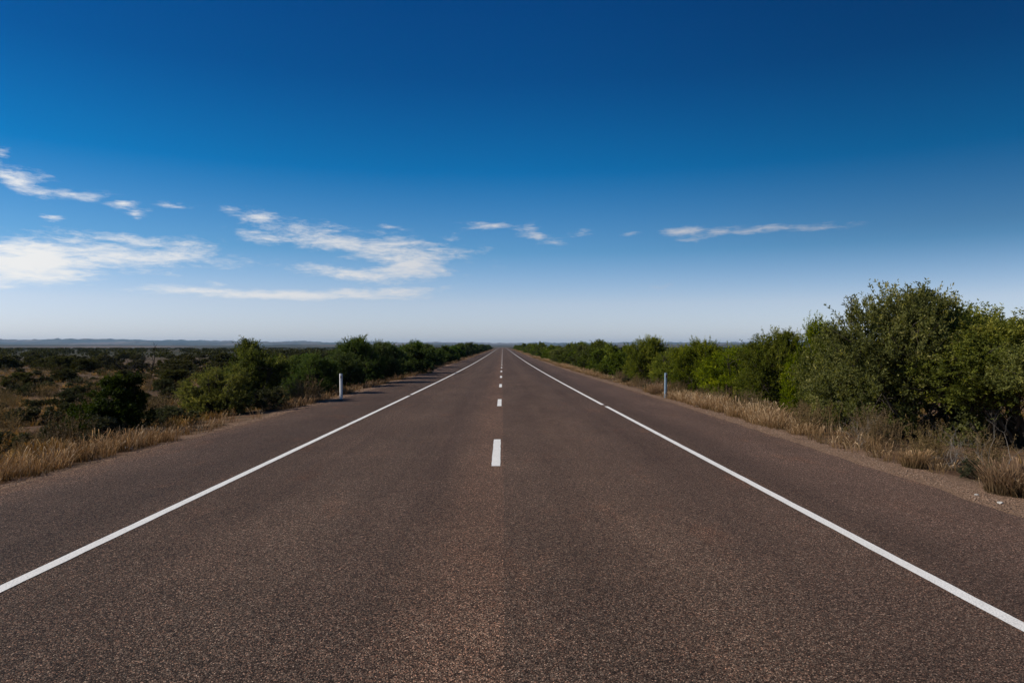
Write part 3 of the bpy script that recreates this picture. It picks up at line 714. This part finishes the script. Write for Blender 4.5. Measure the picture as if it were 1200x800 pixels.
# ---- guide posts
def guide_post(px, Y, lb, lean=0.0, x=None, mat=None):
    x = at(px, Y) if x is None else x
    r = link('guide_post', None, label=lb, cat='guide post', group='guide posts beside the road', loc=(x, Y, float(gz(x, Y)))); r.rotation_euler = (0, lean, 0)
    w, t_, H = .054, .034, .96                     # shallow channel profile with returned edges
    prof2 = [(-w, -.006), (-w, .030), (-w + .009, .030), (-w + .012, .010), (w - .012, .010), (w - .009, .030), (w, .030), (w, -.006), (.024, -t_), (-.024, -t_)]
    zs = [-.1, 0, .45, H - .03, H - .008, H]; sc = [1, 1, .985, .97, .93, .80]
    V = []; 
    for z_, s in zip(zs, sc):
        for a, b in prof2: V.append((a * s, b, z_))
    k = len(prof2); Fq = []
    for i_ in range(len(zs) - 1):
        for j in range(k): Fq.append((i_ * k + j, i_ * k + (j + 1) % k, (i_ + 1) * k + (j + 1) % k, (i_ + 1) * k + j))
    me = bpy.data.meshes.new('post_body'); me.from_pydata(V, [], Fq + [tuple(range((len(zs) - 1) * k, len(zs) * k))]); me.materials.append(mat or M_post); link('body', me, r)
    def disc(y, sx, sz, d, m, nm, par):
        n_ = 16; V = []; 
        for yy, f in ((y, 1.0), (y - d * .6, 1.0), (y - d, .86)):
            for q in range(n_):
                a = 2 * math.pi * q / n_; ca, sa = math.cos(a), math.sin(a); se = lambda v: math.copysign(abs(v) ** .45, v)
                V.append((se(ca) * sx * f, yy, H - .125 + se(sa) * sz * f))
        Fq = [(i_ * n_ + j, i_ * n_ + (j + 1) % n_, (i_ + 1) * n_ + (j + 1) % n_, (i_ + 1) * n_ + j) for i_ in range(2) for j in range(n_)] + [tuple(range(2 * n_, 3 * n_))]
        me = bpy.data.meshes.new(nm); me.from_pydata(V, [], Fq); me.materials.append(m); return link(nm, me, par)
    h_ = disc(-.0342, .022, .050, .008, M_clip, 'reflector_housing', r); disc(-.0425, .017, .041, .003, M_refl, 'reflector', h_)
guide_post(400.5, 26.3, 'white roadside guide post at the left edge of the road, sunlit', R(-.7))
guide_post(780.5, 27.3, 'shade-tinted blue grey guide post on the right verge in front of the hedge', R(.8), mat=M_post_shade)
# ---- weathered fence posts
def fence_post(px, Y, H, lb, r_=.06):
    x = at(px, Y); g = np.random.default_rng(int(px)); n_ = 9
    P = np.array([[g.normal(0, .008), g.normal(0, .008), z_] for z_ in np.linspace(-.2, H, n_)]); rad = r_ * (1 + g.normal(0, .06, n_)); rad[-1] *= .82
    V, Fq = tubes([(P, rad)], 9); me = bpy.data.meshes.new('fence_post'); me.from_pydata(V.tolist(), [], [tuple(f) for f in Fq.tolist()] + [tuple(range(len(V) - 9, len(V)))]); me.materials.append(M_fence)
    link('fence_post', me, label=lb, cat='fence post', group='old fence posts', loc=(x, Y, float(gz(x, Y))))
fence_post(218, 22.5, .62, 'short dark wooden post standing in the scrub left of the rounded bush', .05)
fence_post(1193, 16.2, 1.35, 'dark wooden post in the shaded clearing at the right edge of the picture', .085)

# ---- stones
def rock(x, y, s, seed, lb, name='white_stone', mat=M_stone, flat=.7, group=None):
    import bmesh
    bm = bmesh.new(); bmesh.ops.create_icosphere(bm, subdivisions=3, radius=1); g = np.random.default_rng(seed)
    pl = [(unit(g.normal(size=3)), g.uniform(.55, .85)) for _ in range(9)]
    for v in bm.verts:
        c = np.array(v.co)
        for nrm, d_ in pl:
            k_ = c @ nrm - d_
            if k_ > 0: c = c - nrm * k_
        v.co = Vector((c[0] * s, c[1] * s * .8, c[2] * s * flat))
    me = bpy.data.meshes.new(name); bm.to_mesh(me); bm.free(); me.materials.append(mat)
    link(name, me, label=lb, cat='stone', group=group, loc=(x, y, float(gz(x, y)) + s * flat * .45))
gs = 'pale stones on the verges'
rock(at(152.5, 13.45), 13.45, .062, 1, 'largest white stone on the left verge beside the short tussock', group=gs)
rock(at(157.5, 13.35), 13.35, .038, 2, 'small white stone touching the right of the largest one on the left verge', group=gs)
rock(at(158, 13.75), 13.75, .036, 3, 'small white stone behind the largest one on the left verge', group=gs)
rock(at(1176, 8.25), 8.25, .040, 4, 'pale flat stone on the gravel by the large golden tussock', flat=.45, group=gs)
rock(at(1148, 8.7), 8.7, .034, 5, 'pinkish pale stone on the right gravel left of the flat one', flat=.5, group=gs)
rock(at(817, 22.9), 22.9, .06, 6, 'white stone among the dry weeds right of the blue grey guide post', group=gs)
# loose gravel along both pavement edges
def gravel():
    g = np.random.default_rng(5); n = 9000
    Y = 4 * (60 / 4) ** g.uniform(0, 1, n); sd_ = np.where(g.random(n) < .45, -1, 1)
    e = np.where(sd_ < 0, -edge_l(Y), edge_r(Y)); x = sd_ * (e + np.where(sd_ < 0, g.normal(.22, .16, n), g.normal(.32, .20, n)))
    s = g.uniform(.004, .012, n) * (1 + Y / 40)
    on = np.abs(x) < e; s = np.where(on, s * .6, s); keep = ~(on & (g.random(n) < .5)); x, Y, s, on = x[keep], Y[keep], s[keep], on[keep]; n = len(x)
    z = np.where(on, prof(Y) + s * .3, gz(x, Y) + s * .3)
    o = np.array([[1, 0, 0], [0, 1, 0], [-1, 0, 0], [0, -1, 0], [0, 0, .8], [0, 0, -.6]], float)
    jit = g.uniform(.6, 1.3, (n, 6, 1)); a = g.uniform(0, 6.28, n); ca, sa = np.cos(a), np.sin(a)
    P = o[None] * jit * s[:, None, None]; Q = P.copy(); Q[..., 0] = P[..., 0] * ca[:, None] - P[..., 1] * sa[:, None]; Q[..., 1] = P[..., 0] * sa[:, None] + P[..., 1] * ca[:, None]
    V = Q + np.stack([x, Y, z], 1)[:, None]
    f = np.array([[0, 1, 4], [1, 2, 4], [2, 3, 4], [3, 0, 4], [1, 0, 5], [2, 1, 5], [3, 2, 5], [0, 3, 5]])
    Fs = (np.arange(n)[:, None, None] * 6 + f[None]).reshape(-1, 3)
    return mesh_np('gravel', V.reshape(-1, 3), Fs, M_peb, k=3)
link('gravel', gravel(), label='loose reddish gravel scattered along the pavement edges', cat='gravel', kind='stuff')

# ------------------------------------------------------------------ haze
hb = 19500.0
z0, z1 = -16.0, float(Zh.max()) + 4
V = [(sx * hb, sy * hb, z) for z in (z0, z1) for sx, sy in ((-1, -1), (1, -1), (1, 1), (-1, 1))]
me = bpy.data.meshes.new('haze'); me.from_pydata(V, [], [(3, 2, 1, 0), (4, 5, 6, 7), (0, 1, 5, 4), (1, 2, 6, 5), (2, 3, 7, 6), (3, 0, 4, 7)])
hm = bpy.data.materials.new('haze_air'); hm.use_nodes = True; ht = hm.node_tree; ht.nodes.clear()
pv = N(ht, 'ShaderNodeVolumePrincipled'); pv.inputs['Color'].default_value = (.46, .72, 1, 1); pv.inputs['Density'].default_value = 4.2e-5; pv.inputs['Anisotropy'].default_value = .1
ho = N(ht, 'ShaderNodeOutputMaterial'); ht.links.new(pv.outputs[0], ho.inputs['Volume'])
me.materials.append(hm)
link('haze', me, kind='stuff', label='thin bluish haze over the far hills', cat='haze')
